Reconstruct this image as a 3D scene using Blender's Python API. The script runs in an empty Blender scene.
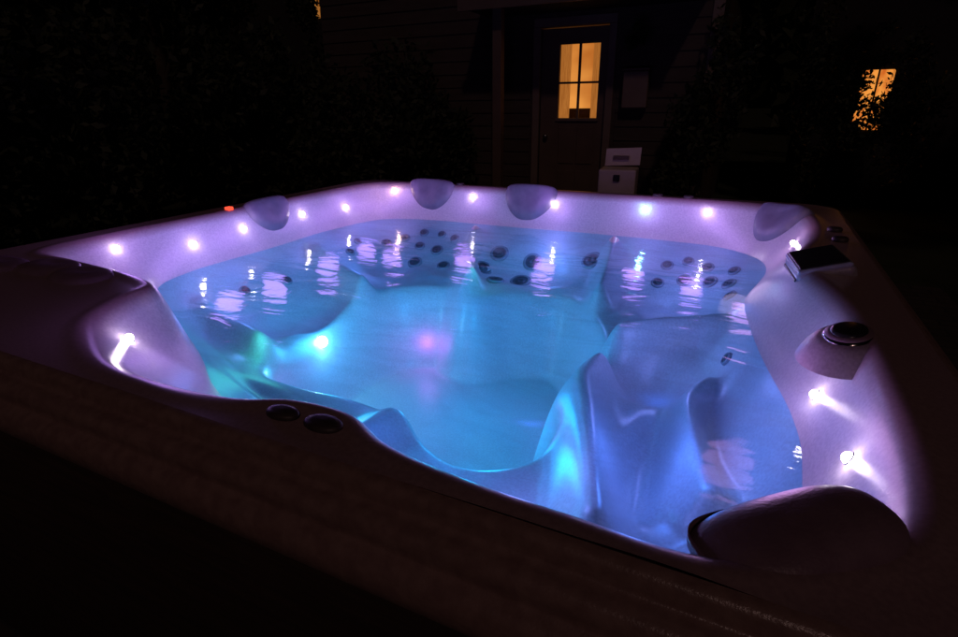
import bpy, math, random
import numpy as np
from mathutils import Vector, Matrix
random.seed(4); rng=np.random.default_rng(4)
C=bpy.context; D=bpy.data; sc=C.scene
sc.view_settings.view_transform='Standard'; sc.view_settings.look='None'; sc.view_settings.exposure=0
RIM=.95

# ---------------------------------------------------------------- helpers
def link(o,parent=None):
    C.collection.objects.link(o)
    if parent: o.parent=parent
    return o
def empty(name,loc=(0,0,0)):
    e=D.objects.new(name,None); e.location=loc; e.empty_display_size=.1; return link(e)
def mesh(name,vs,fs,mat=None,parent=None,smooth=False,loc=(0,0,0)):
    m=D.meshes.new(name); m.from_pydata([tuple(v) for v in vs],[],[tuple(f) for f in fs]); m.update()
    if smooth: m.polygons.foreach_set('use_smooth',[True]*len(m.polygons))
    o=D.objects.new(name,m); o.location=loc
    if mat: m.materials.append(mat)
    return link(o,parent)
def box(name,x0,x1,y0,y1,z0,z1,mat,parent=None,bev=0):
    vs=[(x,y,z) for x in(x0,x1) for y in(y0,y1) for z in(z0,z1)]
    fs=[(0,1,3,2),(4,6,7,5),(0,4,5,1),(2,3,7,6),(0,2,6,4),(1,5,7,3)]
    o=mesh(name,vs,fs,mat,parent)
    if bev:
        b=o.modifiers.new('b','BEVEL'); b.width=bev; b.segments=4
        o.data.polygons.foreach_set('use_smooth',[True]*6)
        wn=o.modifiers.new('w','WEIGHTED_NORMAL')
    return o
def nodes(name):
    m=D.materials.new(name); m.use_nodes=True; nt=m.node_tree; nt.nodes.clear()
    out=nt.nodes.new('ShaderNodeOutputMaterial'); return m,nt,out
def N_(nt,t,**k):
    n=nt.nodes.new(t)
    for a,b in k.items():
        if a in n.inputs.keys(): n.inputs[a].default_value=b
        else: setattr(n,a,b)
    return n
def pbr(name,col,rough=.5,col2=None,scale=8,metal=0,bump=0,bscale=60,coat=0,detail=4,stretch=None,rim_shade=None):
    m,nt,out=nodes(name); L=nt.links
    p=N_(nt,'ShaderNodeBsdfPrincipled'); p.inputs['Roughness'].default_value=rough; p.inputs['Metallic'].default_value=metal
    p.inputs['Coat Weight'].default_value=coat
    tc=N_(nt,'ShaderNodeTexCoord'); mp=N_(nt,'ShaderNodeMapping')
    if stretch: mp.inputs['Scale'].default_value=stretch
    L.new(tc.outputs['Object'],mp.inputs[0])
    if col2:
        n=N_(nt,'ShaderNodeTexNoise',Scale=scale,Detail=detail); L.new(mp.outputs[0],n.inputs['Vector'])
        r=N_(nt,'ShaderNodeValToRGB'); r.color_ramp.elements[0].position=.35; r.color_ramp.elements[1].position=.65
        r.color_ramp.elements[0].color=(*col,1); r.color_ramp.elements[1].color=(*col2,1)
        L.new(n.outputs[0],r.inputs[0]); src=r.outputs[0]
        if rim_shade:   # same acrylic, but the rim's dim warm light is multiplied into its colour
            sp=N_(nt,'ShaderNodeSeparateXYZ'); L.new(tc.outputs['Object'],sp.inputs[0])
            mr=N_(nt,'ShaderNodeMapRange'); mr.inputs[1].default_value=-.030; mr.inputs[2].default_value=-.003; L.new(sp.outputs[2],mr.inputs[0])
            mx=N_(nt,'ShaderNodeMixRGB',blend_type='MULTIPLY'); mx.inputs[2].default_value=(*rim_shade,1)
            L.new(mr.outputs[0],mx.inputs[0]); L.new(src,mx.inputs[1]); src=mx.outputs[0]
        L.new(src,p.inputs['Base Color'])
    else: p.inputs['Base Color'].default_value=(*col,1)
    if bump:
        n=N_(nt,'ShaderNodeTexNoise',Scale=bscale,Detail=3); L.new(mp.outputs[0],n.inputs['Vector'])
        b=N_(nt,'ShaderNodeBump',Strength=bump,Distance=.01); L.new(n.outputs[0],b.inputs['Height']); L.new(b.outputs[0],p.inputs['Normal'])
    L.new(p.outputs[0],out.inputs[0]); return m
def emis(name,col,s):
    m,nt,out=nodes(name); e=N_(nt,'ShaderNodeEmission'); e.inputs[0].default_value=(*col,1); e.inputs[1].default_value=s
    nt.links.new(e.outputs[0],out.inputs[0]); return m

# ---------------------------------------------------------------- materials
M_shell=pbr('acrylic_shell',(.62,.57,.62),.3,(.74,.69,.73),160,bump=.02,bscale=300,coat=.0,detail=2,rim_shade=(.50,.36,.36))
M_acr=pbr('acrylic_part',(.30,.25,.30),.3,(.38,.32,.38),140,detail=2)
M_lip=pbr('rim_lip',(.26,.16,.15),.28,(.34,.22,.2),60,bump=.1,bscale=350,coat=.3)
M_cab=pbr('cabinet_wood',(.03,.02,.016),.65,(.05,.03,.022),6,stretch=(1,1,12))
M_pil=pbr('pillow_foam',(.22,.14,.19),.34,(.27,.18,.23),30,bump=.12,bscale=250)
M_pil2=pbr('pillow_foam_grey',(.20,.17,.24),.45,(.24,.21,.28),30,bump=.12,bscale=250)
M_blk=pbr('black_plastic',(.02,.02,.022),.25,(.03,.03,.03),40)
M_cap=pbr('valve_plastic',(.05,.038,.038),.5,(.07,.05,.05),40)
M_chr=pbr('chrome',(.7,.7,.72),.18,(.6,.6,.62),40,metal=1)
M_jet=pbr('jet_plastic',(.05,.06,.08),.35,(.08,.09,.11),40)
M_jr=pbr('jet_ring_grey',(.28,.29,.34),.25,(.36,.36,.42),40)
M_red=emis('red_indicator',(1,.08,.04),1.5)

# ---------------------------------------------------------------- shell height field
def smooth_poly(P,n=7):
    P=np.array(P,float); K=len(P); out=[]
    for i in range(K):
        p0,p1,p2,p3=P[i-1],P[i],P[(i+1)%K],P[(i+2)%K]
        for t in np.arange(n)/n:
            out.append(.5*((2*p1)+(-p0+p2)*t+(2*p0-5*p1+4*p2-p3)*t*t+(-p0+3*p1-3*p2+p3)*t**3))
    return np.array(out)
def sdf(poly,X,Y):
    best=np.full(X.shape,1e9); ins=np.zeros(X.shape,bool); K=len(poly)
    for i in range(K):
        a=poly[i]; b=poly[(i+1)%K]; e=b-a; L=e.dot(e)+1e-12
        t=np.clip(((X-a[0])*e[0]+(Y-a[1])*e[1])/L,0,1)
        d=(X-a[0]-t*e[0])**2+(Y-a[1]-t*e[1])**2
        best=np.minimum(best,d)
        c=((a[1]>Y)!=(b[1]>Y))
        xi=(b[0]-a[0])*(Y-a[1])/((b[1]-a[1]) if abs(b[1]-a[1])>1e-12 else 1e-12)+a[0]
        ins^=c&(X<xi)
    d=np.sqrt(best); return np.where(ins,d,-d)
def segd(pts,X,Y):
    best=np.full(X.shape,1e9)
    pts=np.array(pts,float)
    q=np.vstack([2*pts[0]-pts[1],pts,2*pts[-1]-pts[-2]]); out=[]
    for i in range(1,len(q)-2):
        p0,p1,p2,p3=q[i-1],q[i],q[i+1],q[i+2]
        for t in np.arange(6)/6: out.append(.5*((2*p1)+(-p0+p2)*t+(2*p0-5*p1+4*p2-p3)*t*t+(-p0+3*p1-3*p2+p3)*t**3))
    out.append(pts[-1]); pts=np.array(out)
    for i in range(len(pts)-1):
        a=pts[i];b=pts[i+1];e=b-a;L=e.dot(e)+1e-12
        t=np.clip(((X-a[0])*e[0]+(Y-a[1])*e[1])/L,0,1)
        best=np.minimum(best,(X-a[0]-t*e[0])**2+(Y-a[1]-t*e[1])**2)
    return np.sqrt(best)
W_,H_=2.3,2.2
R=[(.14,.45),(.32,.42),(.6,.40),(.76,.36),(.79,.27),(.87,.15),(1.05,.06),(1.22,.045),(1.36,.06),(1.44,.095),(1.54,.10),(1.62,.06),(1.74,.04),(1.86,.035),(2.02,.04),(2.17,.16),(2.2,.5),(2.19,.85),(2.13,1.15),(2.13,1.3),(2.18,1.55),(2.19,1.85),(2.15,2.02),(2.04,2.1),(1.81,2.12),(1.28,2.13),(.74,2.13),(.25,2.11),(.12,1.98),(.11,1.5),(.11,1.1),(.11,.69)]
Wc=[(.28,.66),(.19,.85),(.18,1.1),(.18,1.5),(.2,1.85),(.35,2.02),(.76,2.06),(1.21,2.05),(1.58,2.07),(1.88,2.03),(2.04,1.9),(2.08,1.7),(2.02,1.35),(2.04,1.1),(2.08,.85),(2.12,.65),(2.13,.5),(2.1,.28),(1.98,.16),(1.6,.15),(1.3,.17),(1.03,.27),(.87,.36),(.67,.46)]
Sc=[(.36,.75),(.36,1.0),(.4,1.5),(.55,1.78),(.9,1.82),(1.2,1.76),(1.5,1.8),(1.8,1.76),(1.92,1.55),(1.91,1.3),(1.96,1.1),(1.99,.8),(2.0,.5),(1.9,.35),(1.6,.3),(1.2,.36),(.95,.48),(.6,.62)]
Fc=[(.69,.66),(.59,.88),(.53,1.19),(.61,1.5),(.82,1.62),(.98,1.55),(1.12,1.66),(1.3,1.73),(1.44,1.67),(1.58,1.45),(1.64,1.25),(1.66,1.05),(1.60,.88),(1.65,.72),(1.64,.59),(1.56,.51),(1.46,.49),(1.34,.54),(1.24,.6),(1.07,.63),(.88,.62)]
nx,ny=440,420
gx=np.linspace(0,W_,nx); gy=np.linspace(0,H_,ny)
X,Y=np.meshgrid(gx,gy,indexing='ij')
rad=.13
def corner(X,Y):
    X2=X.copy();Y2=Y.copy()
    for sx,cx in((-1,rad),(1,W_-rad)):
        for sy,cy in((-1,rad),(1,H_-rad)):
            u=(X-cx)*sx/rad; v=(Y-cy)*sy/rad; m=(u>0)&(v>0)
            uu=np.clip(u,0,1);vv=np.clip(v,0,1)
            X2[m]=(cx+sx*rad*uu*np.sqrt(1-vv*vv/2))[m]; Y2[m]=(cy+sy*rad*vv*np.sqrt(1-uu*uu/2))[m]
    return X2,Y2
XX,YY=corner(X,Y)
dR=sdf(smooth_poly(R),XX,YY); dW=sdf(smooth_poly(Wc),XX,YY); dS=sdf(smooth_poly(Sc),XX,YY); dF=sdf(smooth_poly(Fc),XX,YY)
ss=lambda t:np.clip(t,0,1)**2*(3-2*np.clip(t,0,1))
WL=-.17
Z=np.zeros_like(XX)
t=np.clip(dR/(dR-np.minimum(dW,0)+1e-9),0,1); m=(dR>0)
Z=np.where(m,WL*1.0*t,Z)
t=np.clip(dW/(dW-np.minimum(dS,0)+1e-9),0,1); Z=np.where(m&(dW>0),WL-.17*(t**.8),Z)
t=np.clip(dS/(dS-np.minimum(dF,0)+1e-9),0,1); Z=np.where(m&(dW>0)&(dS>0),WL-.17-.03*t,Z)
Z=np.where(m&(dF>0),WL-.20-.36*ss(dF/.12),Z)
inW=ss(dW/.12)*(1-ss(dF/.05))
ridges=[([(.8,2.0),(.84,1.78),(.95,1.62)],.11,.045),([(1.48,2.0),(1.5,1.8),(1.52,1.62)],.11,.045),
 ([(.2,1.45),(.4,1.42),(.55,1.38)],.09,.045),([(.3,.8),(.48,.78),(.6,.76)],.07,.045),
 ([(2.05,1.35),(1.85,1.32),(1.68,1.24)],.11,.045),([(1.67,1.02),(1.66,.88),(1.71,.72),(1.77,.54),(1.83,.34)],.10,.055),
 ([(1.97,1.0),(1.93,.86),(1.95,.70),(2.0,.5)],.08,.038),([(1.2,.25),(1.25,.42),(1.26,.56)],.05,.06)]
for p,a,s in ridges: Z+=a*np.exp(-(segd(p,XX,YY)/s)**2)*inW
for (x,y,a,b,dp) in [(.48,1.1,.1,.2,.07),(.45,1.7,.1,.1,.06),(1.15,1.86,.18,.1,.06),(1.8,1.7,.12,.14,.06),(1.81,1.08,.11,.12,.08),(1.86,.64,.05,.2,.05),(1.5,.33,.15,.07,.05),(.85,.5,.15,.06,.03)]:
    Z-=dp*np.exp(-(((XX-x)/a)**2+((YY-y)/b)**2)**1.7)*inW
Z+=.006*np.exp(-((dR+.02)/.012)**2)
k=np.exp(-.5*(np.arange(-6,7)/1.9)**2); k/=k.sum()
Zp=np.pad(Z,6,mode='edge')
Zp=np.apply_along_axis(lambda a:np.convolve(a,k,'valid'),0,Zp); Z=np.apply_along_axis(lambda a:np.convolve(a,k,'valid'),1,Zp)
def hz(x,y):
    i=min(max(x/W_*(nx-1),0),nx-1.001); j=min(max(y/H_*(ny-1),0),ny-1.001); a=int(i);b=int(j);u=i-a;v=j-b
    return float(Z[a,b]*(1-u)*(1-v)+Z[a+1,b]*u*(1-v)+Z[a,b+1]*(1-u)*v+Z[a+1,b+1]*u*v)
def hn(x,y,e=.02):
    return Vector((-(hz(x+e,y)-hz(x-e,y))/(2*e),-(hz(x,y+e)-hz(x,y-e))/(2*e),1)).normalized()
tub=empty('hot_tub',(0,0,RIM))
def grid_mesh(name,XX,YY,Z,mat,parent):
    a,b=XX.shape; vs=np.stack([XX,YY,Z],-1).reshape(-1,3)
    I=np.arange(a*b).reshape(a,b)
    fs=np.stack([I[:-1,:-1],I[1:,:-1],I[1:,1:],I[:-1,1:]],-1).reshape(-1,4)
    me=D.meshes.new(name); me.vertices.add(len(vs)); me.vertices.foreach_set('co',vs.ravel())
    me.loops.add(fs.size); me.loops.foreach_set('vertex_index',fs.ravel().astype(np.int32))
    me.polygons.add(len(fs)); me.polygons.foreach_set('loop_start',np.arange(0,fs.size,4,dtype=np.int32))
    me.update(calc_edges=True); me.polygons.foreach_set('use_smooth',np.ones(len(fs),bool)); me.validate()
    me.materials.append(mat); o=D.objects.new(name,me); return link(o,parent)
grid_mesh('acrylic_shell',XX,YY,Z,M_shell,tub)
def rrect(off,n=10):
    pts=[]; r=rad+off
    for cx,cy,a0 in((W_-rad,rad,-90),(W_-rad,H_-rad,0),(rad,H_-rad,90),(rad,rad,180)):
        for i in range(n+1):
            a=math.radians(a0+90*i/n); pts.append((cx+r*math.cos(a),cy+r*math.sin(a)))
    return pts
def loft(name,prof,mat,parent):
    vs=[];fs=[];K=len(rrect(0))
    for off,z in prof: vs+= [(x,y,z) for x,y in rrect(off)]
    for i in range(len(prof)-1):
        for j in range(K):
            j2=(j+1)%K; fs.append((i*K+j,(i+1)*K+j,(i+1)*K+j2,i*K+j2))
    return mesh(name,vs,fs,mat,parent,True)
loft('rim_lip',[(-.001,-.0005),(.006,-.001),(.012,-.004),(.016,-.011),(.0165,-.022),(.018,-.026),(.026,-.027),(.036,-.029),(.043,-.036),(.045,-.048),(.043,-.056),(.045,-.060),(.054,-.062),(.062,-.07),(.065,-.086),(.062,-.105),(.052,-.118),(.03,-.122)],M_lip,tub)
loft('cabinet',[(.0,-.10),(.02,-.12),(.02,-.86),(.0,-.87)],M_cab,tub)
loft('base_plinth',[(-.01,-.86),(-.01,-.95)],M_blk,tub)

# ---------------------------------------------------------------- water
m,nt,out=nodes('spa_water'); L=nt.links
tc=N_(nt,'ShaderNodeTexCoord')
mp=N_(nt,'ShaderNodeMapping'); mp.inputs['Rotation'].default_value=(0,0,.5); mp.inputs['Scale'].default_value=(1,2.6,1); L.new(tc.outputs['Object'],mp.inputs[0])
n1=N_(nt,'ShaderNodeTexNoise',Scale=3.2,Detail=2.5,Distortion=1.6); L.new(mp.outputs[0],n1.inputs['Vector'])
n2=N_(nt,'ShaderNodeTexNoise',Scale=22,Detail=2); L.new(tc.outputs['Object'],n2.inputs['Vector'])
ad=N_(nt,'ShaderNodeMath',operation='MULTIPLY_ADD'); ad.inputs[1].default_value=.12; L.new(n2.outputs[0],ad.inputs[0]); L.new(n1.outputs[0],ad.inputs[2])
bp=N_(nt,'ShaderNodeBump',Strength=.26,Distance=.02); L.new(ad.outputs[0],bp.inputs['Height'])
tr=N_(nt,'ShaderNodeBsdfTransparent'); tr.inputs[0].default_value=(.60,.90,1,1)
gl=N_(nt,'ShaderNodeBsdfGlossy'); gl.inputs['Roughness'].default_value=.10; L.new(bp.outputs[0],gl.inputs['Normal'])
df=N_(nt,'ShaderNodeBsdfDiffuse'); df.inputs[0].default_value=(.5,.65,.95,1)
tl=N_(nt,'ShaderNodeBsdfTranslucent'); tl.inputs[0].default_value=(.2,.65,1,1)
mm=N_(nt,'ShaderNodeMixShader'); mm.inputs[0].default_value=.4; L.new(df.outputs[0],mm.inputs[1]); L.new(tl.outputs[0],mm.inputs[2])
mr=N_(nt,'ShaderNodeMapRange'); mr.inputs[1].default_value=.45; mr.inputs[2].default_value=.75; mr.inputs[3].default_value=.005; mr.inputs[4].default_value=.17; L.new(n1.outputs[0],mr.inputs[0])
m1=N_(nt,'ShaderNodeMixShader'); L.new(mr.outputs[0],m1.inputs[0]); L.new(tr.outputs[0],m1.inputs[1]); L.new(mm.outputs[0],m1.inputs[2])
fr=N_(nt,'ShaderNodeFresnel',IOR=1.33)
m2=N_(nt,'ShaderNodeMixShader'); L.new(fr.outputs[0],m2.inputs[0]); L.new(m1.outputs[0],m2.inputs[1]); L.new(gl.outputs[0],m2.inputs[2])
L.new(m2.outputs[0],out.inputs[0])
a,b=np.meshgrid(np.linspace(.08,2.22,160),np.linspace(.04,2.14,160),indexing='ij')
grid_mesh('water',a,b,WL+.0012*np.sin(9*a+3*np.sin(4*b))+.001*np.sin(13*b+5*a),m,tub)

# ---------------------------------------------------------------- lights in the tub
def uv_sphere(name,r,mat,parent,loc,seg=16,sq=(1,1,1),normal=None):
    vs=[];fs=[];rg=8
    for i in range(rg+1):
        th=math.pi*i/rg
        for j in range(seg):
            ph=2*math.pi*j/seg; vs.append((r*sq[0]*math.sin(th)*math.cos(ph),r*sq[1]*math.sin(th)*math.sin(ph),r*sq[2]*math.cos(th)))
    for i in range(rg):
        for j in range(seg):
            fs.append((i*seg+j,(i+1)*seg+j,(i+1)*seg+(j+1)%seg,i*seg+(j+1)%seg))
    o=mesh(name,vs,fs,mat,parent,True,loc)
    if normal is not None: o.rotation_euler=Vector((0,0,1)).rotation_difference(normal).to_euler()
    return o
def lathe(name,prof,mat,parent,loc,normal,seg=28):
    vs=[];fs=[]
    for r,z in prof:
        for j in range(seg):
            a=2*math.pi*j/seg; vs.append((r*math.cos(a),r*math.sin(a),z))
    for i in range(len(prof)-1):
        for j in range(seg): fs.append((i*seg+j,i*seg+(j+1)%seg,(i+1)*seg+(j+1)%seg,(i+1)*seg+j))
    o=mesh(name,vs,fs,mat,parent,True,loc); o.rotation_euler=Vector((0,0,1)).rotation_difference(normal).to_euler(); return o
PUR=(.52,.27,1); WHT=(1,.84,.97); BLU=(.3,.75,1); ORG=(1,.6,.45)
emc={}
def plight(name,p,col,e,r):
    l=D.lights.new(name,'POINT'); l.energy=e; l.color=col; l.shadow_soft_size=r
    o=D.objects.new(name,l); o.location=p; link(o,tub)
def led(x,y,col,power,glow=None,es=55,r=.0085,dist=.13,halo=.003):
    z=hz(x,y); n=hn(x,y); p=Vector((x,y,z))+n*.004
    key=(col,es)
    if key not in emc: emc[key]=emis('led_lens',col,es)
    lathe('led_bezel',[(r*1.0,.0),(r*1.05,.002),(r*1.2,.002),(r*1.3,.0)],M_jr,tub,p,n)
    uv_sphere('led_lens',r,emc[key],tub,p+n*.002,12,(1,1,.9),n)
    plight('led_light',p+n*dist,glow or col,power,.05)
    plight('led_halo',p+n*.026,(.8,.5,1) if col==WHT else col,power*halo,.01)
for x,y,c,pw in [(.145,.64,WHT,.72),(.145,.92,WHT,.68),(.14,1.16,WHT,.62),(.14,1.5,WHT,.58),(.15,1.8,WHT,.52),(.26,2.085,ORG,.62),(.72,2.11,WHT,.64),(1.16,2.105,WHT,.72),(1.58,2.11,BLU,.72),(1.84,2.1,WHT,.68),(2.15,1.70,WHT,.5),(2.15,.64,WHT,.36),(2.165,.38,WHT,.3),(.905,.185,WHT,.42)]:
    led(x,y,c,pw,(.74,.34,.85) if x>2.14 else PUR, r=.012 if c in(ORG,BLU) else .0085, halo=.012 if c in(ORG,BLU) else .003)
led(.58,1.06,(.55,.95,1),1.3,(.02,.55,1),60,r=.021,dist=.07)
def fill_lamp(x,y,z,col,e,r=.03): plight('tub_fill',(x,y,z),col,e,r)
for x,y,z,c,e in [(1.15,1.15,-.40,(.0,.46,1),2.1),(1.42,.80,-.41,(.0,.50,1),1.3),(.85,1.35,-.40,(.0,.40,1),.4),(1.1,1.2,-.2,(.02,.30,1),.6),(1.88,.6,-.21,(.12,.24,1),.7),(1.68,.42,-.19,(.32,.28,1),.6),(1.82,1.08,-.2,(.34,.30,1),.5),(1.2,1.88,-.2,(.22,.30,1),.6),(.45,1.5,-.21,(.18,.30,1),.6),(1.42,.3,-.22,(.12,.26,1),.5),(1.8,1.75,-.21,(.26,.30,1),.6),(.45,.85,-.21,(.22,.30,1),.5)]:  # fill lamps added to brighten footwell and seats, without fixtures
    fill_lamp(x,y,z,c,e)
for x,y,c,e in [(.66,.74,(.1,1,.7),.24),(.95,.70,(1,.10,.6),.5),(.78,1.50,(.9,.12,.9),.3),(2.0,1.42,(.8,.6,1),.12),(1.0,1.60,(.1,.9,.8),.15)]:  # added coloured lamps imitating fringes of bent light and the splash glow
    fill_lamp(x,y,hz(x,y)+.10,c,e,.05)
fill_lamp(1.6,.085,-.035,(1,.05,.05),.008,.004)  # tiny lamp added for a red glint along the rim edge

# ---------------------------------------------------------------- jets
def jet(x,y,r):
    n=hn(x,y); p=Vector((x,y,hz(x,y)))+n*.002
    lathe('jet_ring',[(r*.62,.002),(r*.7,.006),(r*.9,.007),(r*1.0,.003),(r*1.02,-.002)],M_jr,tub,p,n)
    lathe('jet_face',[(r*.72,.0065),(r*.45,.001),(r*.4,.006),(r*.2,.007),(r*.16,.001),(0,.001)],M_jet,tub,p,n)
for x,y,r in [(.91,1.83,.050),(.95,1.93,.045),(1.1,1.83,.050),(1.12,1.93,.045),(1.01,1.75,.04),(1.40,1.93,.05),(.5,1.98,.024),(.55,1.80,.036),(.62,1.9,.032),(.42,1.92,.026),(.68,1.98,.024),(.7,1.82,.032),(.36,1.84,.028),(.52,1.9,.026),(.6,1.99,.022),(1.9,1.85,.029),(1.97,1.79,.029),(1.98,1.87,.024),(1.88,1.93,.026),(1.8,1.88,.029),(1.72,1.95,.026),(1.8,1.97,.024),(1.7,1.86,.026),(1.98,1.68,.026),(2.0,1.1,.02),(.3,1.2,.022),(.28,1.0,.022),(.3,1.62,.022),(.27,1.72,.02)]:
    jet(x,y,r)

# ---------------------------------------------------------------- pillows etc
def drape(name,x0,y0,d,w,up,down,th,mat,taper=.35):
    d=Vector((*d,0)).normalized(); e=Vector((-d.y,d.x,0)); vs=[];fs=[];A=40;B=12
    for i in range(B+1):
        rho=i/B
        for j in range(A):
            ph=2*math.pi*j/A; c=lambda v,q:math.copysign(abs(v)**q,v)
            s=rho*c(math.cos(ph),.75); t=rho*c(math.sin(ph),.75)
            ww=w/2*(1-taper*max(t,0)**1.5)
            off=t*down if t>0 else t*up
            q=Vector((x0,y0,0))+e*s*ww+d*off; z=hz(q.x,q.y)
            h=th*max(0,1-rho**3.5)**.5 - .002
            h-=th*.3*math.exp(-(s/.35)**2)*math.exp(-((t-.2)/.5)**2)
            vs.append(tuple(Vector((q.x,q.y,z))+(d*.6+Vector((0,0,.8)))*h))
    for i in range(B):
        for j in range(A): fs.append((i*A+j,(i+1)*A+j,(i+1)*A+(j+1)%A,i*A+(j+1)%A))
    return mesh(name,vs,fs,mat,tub,True)
drape('headrest_pillow',.47,2.125,(0,-1),.27,.05,.055,.04,M_pil2)
drape('headrest_pillow',1.03,2.125,(0,-1),.27,.05,.055,.04,M_pil2)
drape('headrest_pillow',2.125,2.01,(-.7,-.7),.24,.04,.085,.04,M_pil2,.25)
drape('headrest_pillow',.115,1.33,(1,0),.24,.06,.04,.035,M_pil2)
def pillow(name,loc,rz,w,d,h,mat,tilt=0,droop=0,e=.6):
    vs=[];fs=[];A=40;B=20
    for i in range(B+1):
        th=-math.pi/2+math.pi*i/B
        for j in range(A):
            ph=2*math.pi*j/A
            c=lambda v,q:math.copysign(abs(v)**q,v)
            x=w/2*c(math.cos(th),.7)*c(math.cos(ph),e); y=d/2*c(math.cos(th),.7)*c(math.sin(ph),e); z=h/2*c(math.sin(th),.8)
            z-=h*.35*(-x/(w/2)*.5+.5)*(1 if z>0 else 0)
            if y>0: z-=droop*(y/(d/2))**2
            vs.append((x,y,z))
    for i in range(B):
        for j in range(A): fs.append((i*A+j,i*A+(j+1)%A,(i+1)*A+(j+1)%A,(i+1)*A+j))
    o=mesh(name,vs,fs,mat,tub,True,loc); o.rotation_euler=(tilt,0,rz); return o
pillow('headrest_pillow',(2.072,.100,-.002),.66,.205,.115,.075,M_pil,0,.012,.7)
for x,y,w in [(.2,.3,.2),(.36,.34,.2),(.52,.33,.18)]:
    drape('corner_pillow_lobe',x,y,(0,1),w,.06,.05,.02,M_pil,0)
def housing(x,y,rz,w,d,h,tilt=0):
    g=empty('waterfall_spout',(x,y,.0)); g.parent=tub; g.rotation_euler=(tilt,0,rz)
    box('housing',-w/2,w/2,-d/2,d/2,-.05,h-.02,M_acr,g,.022)
    box('outlet_slot',-w*.40,w*.40,-d/2-.004,-d/2+.02,-.016,-.006,M_blk,g,.003)
    box('trim_frame',-w*.47,w*.47,-d*.46,d*.44,h-.03,h-.0165,M_jr,g,.006)
    box('top_panel',-w*.44,w*.44,-d*.42,d*.40,h-.025,h-.0135,M_blk,g,.004)
housing(2.172,1.19,-1.45,.20,.13,.035,.28)
g=empty('waterfall_spout',(2.185,.70,-.016)); g.parent=tub; g.rotation_euler=(.14,0,-1.75)
o=lathe('spout_shoulder',[(.115,-.03),(.095,-.008),(.078,.004),(.066,.010),(0,.011)],M_acr,g,Vector((0,0,0)),Vector((0,0,1))); o.scale=(1.0,.72,1)
for i,(w,zz,mt) in enumerate([(.98,.006,M_pil),(.92,.010,M_chr),(.86,.013,M_pil),(.66,.018,M_blk)]):
    o=lathe('spout_disc',[(.062*w,-.01),(.064*w,.0),(.060*w,.004),(.05*w,.0055),(0,.006)],mt,g,Vector((0,0,zz)),Vector((0,0,1))); o.scale=(1.05,.7,1)
for x,y,r in [(1.462,.050,.024),(1.53,.052,.027)]:
    o=lathe('valve_cap',[(r*1.1,0),(r*1.08,.003),(r*.95,.006),(r*.6,.007),(0,.0075)],M_cap,tub,Vector((x,y,hz(x,y)+.001)),Vector((0,0,1))); o.scale=(1,.6,1)
for x,y in [(1.62,2.165),(1.75,2.165),(.62,2.165),(2.25,1.65),(2.25,1.5)]:
    lathe('diverter_knob',[(.022,0),(.022,.008),(.018,.012),(.01,.013),(.0,.013)],M_cap,tub,Vector((x,y,.001)),Vector((0,0,1)))
box('indicator',.08,.105,1.135,1.16,.0,.014,M_red,tub,.003)

# ---------------------------------------------------------------- ground
M_grass=pbr('grass_ground',(.02,.03,.01),.9,(.04,.05,.02),3,bump=.6,bscale=30)
mesh('ground',[(-200,-200,0),(200,-200,0),(200,200,0),(-200,200,0)],[(0,1,2,3)],M_grass)
m,nt,out=nodes('patio_pavers'); L=nt.links
p=N_(nt,'ShaderNodeBsdfPrincipled',Roughness=.8); br=N_(nt,'ShaderNodeTexBrick',Scale=2.5); tc=N_(nt,'ShaderNodeTexCoord')
br.inputs['Color1'].default_value=(.05,.042,.036,1);br.inputs['Color2'].default_value=(.07,.058,.05,1);br.inputs['Mortar'].default_value=(.03,.03,.03,1)
L.new(tc.outputs['Object'],br.inputs['Vector']);L.new(br.outputs[0],p.inputs['Base Color']);L.new(p.outputs[0],out.inputs[0])
box('patio',-1.4,3.4,-1.8,4.6,-.1,.03,m)

# ---------------------------------------------------------------- house
M_side=pbr('siding',(.06,.043,.036),.7,(.08,.06,.05),3,stretch=(1,1,6))
M_trim=pbr('trim_paint',(.20,.15,.125),.6,(.24,.185,.155),5)
M_door=pbr('door_paint',(.14,.1,.075),.5,(.17,.12,.09),5)
M_roof=pbr('roof_shingle',(.02,.018,.018),.9,(.03,.028,.028),30,bump=.5,bscale=60)
def warm_window(name,s,c1=(.75,.22,.03),c2=(1,.55,.16),sc_=4):
    m,nt,out=nodes(name); L=nt.links
    tc=N_(nt,'ShaderNodeTexCoord')
    n=N_(nt,'ShaderNodeTexNoise',Scale=sc_,Detail=2); L.new(tc.outputs['Generated'],n.inputs['Vector'])
    r=N_(nt,'ShaderNodeValToRGB'); r.color_ramp.elements[0].color=(*c1,1); r.color_ramp.elements[1].color=(*c2,1)
    r.color_ramp.elements[0].position=.3; r.color_ramp.elements[1].position=.65
    L.new(n.outputs[0],r.inputs[0]); e=N_(nt,'ShaderNodeEmission',Strength=s); L.new(r.outputs[0],e.inputs[0]); L.new(e.outputs[0],out.inputs[0]); return m
M_win=warm_window('lit_room',.8,(.5,.12,.015),(1,.38,.07),3)
house=empty('house')
YF=5.96
box('wall_left',-3.4,-.33,YF,YF+.15,0,3.3,M_side,house)
box('wall_right',.43,1.5,YF,YF+.15,0,3.3,M_side,house)
box('wall_over_door',-.33,.43,YF,YF+.15,2.13,3.3,M_side,house)
box('wall_side',1.35,1.5,YF+.15,10,0,3.3,M_side,house)
box('wall_back',-3.4,1.35,9.85,10,0,3.3,M_side,house)
box('wall_side_left',-3.4,-3.25,YF+.15,9.85,0,3.3,M_side,house)
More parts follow.
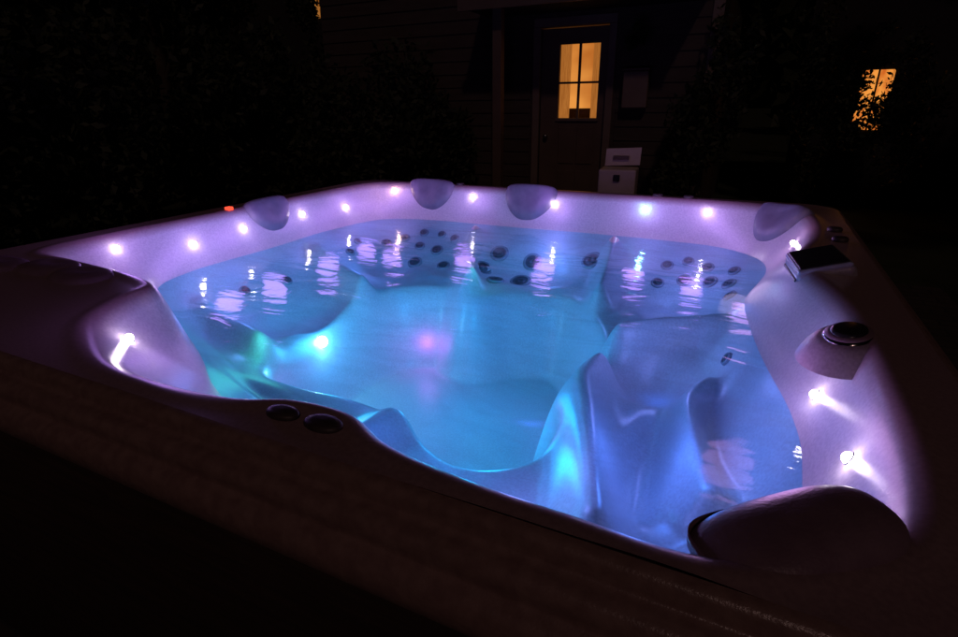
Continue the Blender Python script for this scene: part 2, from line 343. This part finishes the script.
for i in range(22):
    z=.1+i*.145
    for x0,x1 in ((-3.4,-.45),(.55,1.5)):
        vs=[(x0,YF-.016,z),(x1,YF-.016,z),(x1,YF-.003,z+.14),(x0,YF-.003,z+.14),(x0,YF-.001,z),(x1,YF-.001,z)]
        mesh('lap_board',vs,[(0,1,2,3),(4,5,1,0)],M_side,house)
box('corner_board',1.42,1.52,YF-.03,YF-.017,0,3.3,M_trim,house)
box('porch_post',-.66,-.56,YF-.6,YF-.5,0,2.3,M_door,house,.008)
box('door_jamb_left',-.41,-.33,YF-.035,YF+.02,0,2.13,M_trim,house,.004)
box('door_jamb_right',.43,.51,YF-.035,YF+.02,0,2.13,M_trim,house,.004)
box('door_head',-.41,.51,YF-.035,YF+.02,2.132,2.22,M_trim,house,.004)
y0,y1=YF+.03,YF+.07
box('door_stile_left',-.328,-.12,y0,y1,.02,2.12,M_door,house)
box('door_stile_right',.33,.428,y0,y1,.02,2.12,M_door,house)
box('door_panel_lower',-.12,.33,y0+.004,y1,.02,1.2,M_door,house)
box('door_top_rail',-.12,.33,y0+.004,y1,1.96,2.12,M_door,house)
for x0,x1,z0,z1 in((-.10,.09,.2,.62),(.12,.31,.2,.62),(-.10,.09,.7,1.1),(.12,.31,.7,1.1)):
    box('raised_panel',x0,x1,y0-.006,y0+.003,z0,z1,M_door,house,.005)
box('mullion',.095,.12,y0+.004,y0+.03,1.2,1.96,M_trim,house)
box('muntin',-.12,.33,y0+.008,y0+.028,1.56,1.582,M_trim,house)
box('window_sill',-.14,.35,y0-.02,y0+.003,1.17,1.2,M_trim,house)
mesh('lit_room',[(-.6,YF+.9,.9),(1.0,YF+.9,.9),(1.0,YF+.9,2.3),(-.6,YF+.9,2.3)],[(0,1,2,3)],M_win,house)
box('room_dresser',-.6,.28,YF+.55,YF+.8,.0,1.30,M_door,house)
box('room_picture',.45,.62,YF+.86,YF+.89,1.5,1.85,M_door,house)
M_cur=warm_window('curtain_glow',.5,(.5,.14,.02),(.9,.32,.06),6)  # emission stands in for room light shining through the cloth
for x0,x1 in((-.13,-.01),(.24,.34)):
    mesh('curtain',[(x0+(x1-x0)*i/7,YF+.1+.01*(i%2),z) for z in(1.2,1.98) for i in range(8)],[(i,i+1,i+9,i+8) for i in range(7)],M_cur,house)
uv_sphere('door_knob',.03,M_chr,house,(-.25,y0-.03,1.0))
vs=[(-.95,YF-.75,2.33),(1.35,YF-.75,2.33),(1.35,YF,2.75),(-.95,YF,2.75),(-.95,YF-.75,2.27),(1.35,YF-.75,2.27),(1.35,YF,2.27),(-.95,YF,2.27)]
mesh('porch_roof',vs,[(0,1,2,3),(4,7,6,5),(0,4,5,1),(0,3,7,4),(1,5,6,2)],M_roof,house)
box('porch_fascia',-.97,1.37,YF-.775,YF-.752,2.24,2.36,M_door,house)
vs=[(-3.7,YF-.4,3.2),(1.8,YF-.4,3.2),(1.8,8,4.9),(-3.7,8,4.9),(1.8,10.3,3.2),(-3.7,10.3,3.2)]
mesh('main_roof',vs,[(0,1,2,3),(3,2,4,5),(1,4,2),(0,3,5)],M_roof,house)
mb=empty('wall_mailbox',(.76,YF-.05,1.3))
box('mailbox_body',-.13,.13,-.09,.0,0,.36,M_trim,mb,.015)
box('mailbox_lid',-.14,.14,-.105,.0,.362,.39,M_door,mb,.01)
ub=empty('storage_bin',(1.22,3.2,0.03)); ub.rotation_euler=(0,0,.1)
M_bin=pbr('bin_plastic',(.62,.53,.45),.5,(.70,.60,.52),8)
box('bin_body',-.115,.115,-.1,.1,0,.93,M_bin,ub,.012)
mesh('bin_lid',[(-.10,.07,.935),(.12,.07,.945),(.12,.10,1.05),(-.10,.10,1.04),(-.10,.09,.935),(.12,.09,.945),(.12,.12,1.05),(-.10,.12,1.04)],[(0,1,2,3),(4,7,6,5),(0,4,5,1),(2,6,7,3),(1,5,6,2),(0,3,7,4)],M_bin,ub)
box('bin_latch',-.02,.02,-.115,-.101,.86,.9,M_blk,ub,.004)
box('bin_label',-.05,.05,.064,.069,.975,1.0,M_door,ub)

nb=empty('neighbour_house')
box('wall',2.4,7.0,8.6,8.8,0,3.2,M_roof,nb)
mesh('roof',[(2.1,8.3,3.1),(7.3,8.3,3.1),(7.3,10.5,4.6),(2.1,10.5,4.6)],[(0,1,2,3)],M_roof,nb)
mesh('lit_window',[(3.08,8.59,1.0),(3.42,8.59,1.0),(3.42,8.59,1.72),(3.08,8.59,1.72)],[(0,1,2,3)],warm_window('neighbour_light',.9,(.7,.15,.02),(1,.36,.06),5),nb)
box('window_bar',3.24,3.26,8.57,8.585,1.0,1.72,M_roof,nb)

# ---------------------------------------------------------------- foliage
M_leaf=pbr('leaf',(.02,.028,.01),.7,(.04,.05,.018),3)
M_bark=pbr('bark',(.05,.035,.025),.9,(.08,.06,.04),12,bump=.5,bscale=40)
def leaves(name,blobs,n,size,parent=None,mat=M_leaf):
    cs=[]; w=np.array([b[3]*b[4]*b[5] for b in blobs]); w/=w.sum()
    for b,ww in zip(blobs,w):
        k=max(10,int(n*ww)); 
        cl=rng.normal(size=(max(4,k//60),3)); cl/=np.linalg.norm(cl,axis=1)[:,None]; cl*=(rng.random(len(cl))**.4)[:,None]
        v=rng.normal(size=(k,3)); v/=np.linalg.norm(v,axis=1)[:,None]; v*=(rng.random(k)**.5)[:,None]
        v=cl[rng.integers(0,len(cl),k)]*.85+v*.28
        cs.append(np.array(b[:3])+v*np.array(b[3:6]))
    c=np.concatenate(cs); c[:,2]=np.maximum(c[:,2],.03); k=len(c)
    a=rng.normal(size=(k,3)); a/=np.linalg.norm(a,axis=1)[:,None]; b=np.cross(a,rng.normal(size=(k,3))); b/=np.linalg.norm(b,axis=1)[:,None]
    s=size*(.6+.8*rng.random(k))[:,None]
    vs=np.stack([c-a*s,c+b*s*.45,c+a*s,c-b*s*.45],1).reshape(-1,3)
    me=D.meshes.new(name); me.vertices.add(len(vs)); me.vertices.foreach_set('co',vs.ravel()); me.loops.add(4*k)
    me.loops.foreach_set('vertex_index',np.arange(4*k,dtype=np.int32)); me.polygons.add(k); me.polygons.foreach_set('loop_start',np.arange(0,4*k,4,dtype=np.int32))
    me.update(calc_edges=True); me.materials.append(mat); return link(D.objects.new(name,me),parent)
def limb(p0,p1,r0,r1,parent,name='limb'):
    p0=Vector(p0);p1=Vector(p1);n=(p1-p0); L=n.length
    return lathe(name,[(r0,0),(r0*.6+r1*.4,L*.5),(r1,L)],M_bark,parent,p0,n.normalized(),10)
def tree(x,y,h,r,n=9000,size=.07):
    t=empty('tree',(x,y,0)); limb((0,0,0),(0.1,0,h*.55),.14,.08,t,'trunk')
    bl=[]
    for i in range(9):
        a=i*2.4; rr=r*(.35+.4*random.random()); z=h*(.5+.45*random.random())
        q=(rr*math.cos(a),rr*math.sin(a),z); limb((.08,0,h*(.3+.03*i)),q,.05,.015,t,'limb_%d'%i)
        bl.append((*q,r*.5,r*.5,r*.42))
    leaves('crown',bl,n,size,t); return t
leaves('shrub',[(-1.75,5.2,1.0,.8,.45,1.05),(-2.6,5.1,.9,.6,.5,1.2),(-1.2,5.2,.7,.4,.4,.8)],9000,.05)
leaves('shrub',[(1.35,5.3,.8,.35,.35,.9),(1.6,5.6,1.5,.35,.35,.8)],3000,.04)
leaves('shrub',[(.72,5.75,2.0,.15,.12,.25)],250,.04)
leaves('hedge',[(-4.2,1+i*1.2,1.1,.7,.8,1.3) for i in range(6)],26000,.06)
leaves('hedge',[(4.6+.3*i,7.2-i*1.1,1.0,.7,.7,1.2) for i in range(6)],16000,.06)
leaves('climbing_plant',[(3.1,7.6,1.25,.45,.25,.5),(2.95,7.9,1.4,.4,.2,.6),(3.5,7.7,1.2,.4,.3,1.0),(2.6,7.6,1.4,.45,.3,1.2),(3.0,7.5,1.9,.5,.2,.3)],6500,.035)
leaves('climbing_plant',[(-6.7,9.4,3.3,.6,.3,.9)],900,.06)
for x,y,h,r in [(-5.5,4,5,1.8),(-8.2,7.0,6,1.9),(-3.6,9.5,5.5,1.5),(-7,1,6,2.2),(2.6,9.9,6,1.8),(5.3,6.5,5.5,1.8),(6.5,3.5,5.5,2),(-3.2,11.5,7,2.0),(0,12,7,2.5),(5.5,10.5,6.5,2.2),(-10,3.5,7,2.6),(-12,9,7.5,2.4)]:
    tree(x,y,h,r,7000)
leaves('distant_trees',[(30*math.cos(a)+1,30*math.sin(a)+1,3.5+1.5*math.sin(i*1.7),3.2,3.2,4.8) for i,a in enumerate(np.linspace(0,2*math.pi,48,endpoint=False))],60000,.5)
fh=empty('distant_house')
box('wall',-10.8,-6.6,11.0,11.2,0,6,M_roof,fh)
mesh('lit_window',[(-7.9,10.98,3.3),(-7.3,10.98,3.3),(-7.3,10.98,4.4),(-7.9,10.98,4.4)],[(0,1,2,3)],warm_window('far_light',.5,(.3,.08,.01),(1,.4,.08),4),fh)

# ---------------------------------------------------------------- world & added warm fill
w=D.worlds.new('World'); sc.world=w; w.use_nodes=True; nt=w.node_tree
bg=nt.nodes['Background']; sky=nt.nodes.new('ShaderNodeTexSky'); sky.sky_type='NISHITA'; sky.sun_disc=False
sky.sun_elevation=math.radians(-4); sky.sun_rotation=math.radians(200)
nt.links.new(sky.outputs[0],bg.inputs[0]); bg.inputs[1].default_value=.02
s=D.lights.new('night_fill','SUN'); s.energy=.11; s.color=(1,.60,.54); s.angle=math.radians(3)  # warm fill added so the dark house and rim can be seen
o=D.objects.new('night_fill',s); o.rotation_euler=Vector((-.35,.75,-.75)).to_track_quat('-Z','Y').to_euler(); link(o)

# ---------------------------------------------------------------- camera
cam=D.cameras.new('camera'); cam.sensor_width=36; cam.lens=543/958*36; cam.clip_end=500; cam.clip_start=.02
co=D.objects.new('camera',cam); link(co); sc.camera=co
U=Vector((.8996,-.1513,.4098)); V=Vector((.4373,.3311,-.8361))
U.normalize(); V=(V-U*V.dot(U)).normalized(); Nn=U.cross(V)
Mx=Matrix(((U.x,U.y,U.z),(V.x,V.y,V.z),(Nn.x,Nn.y,Nn.z))).to_4x4(); Mx.translation=Vector((1.98,-.404,RIM+.385))
co.matrix_world=Mx
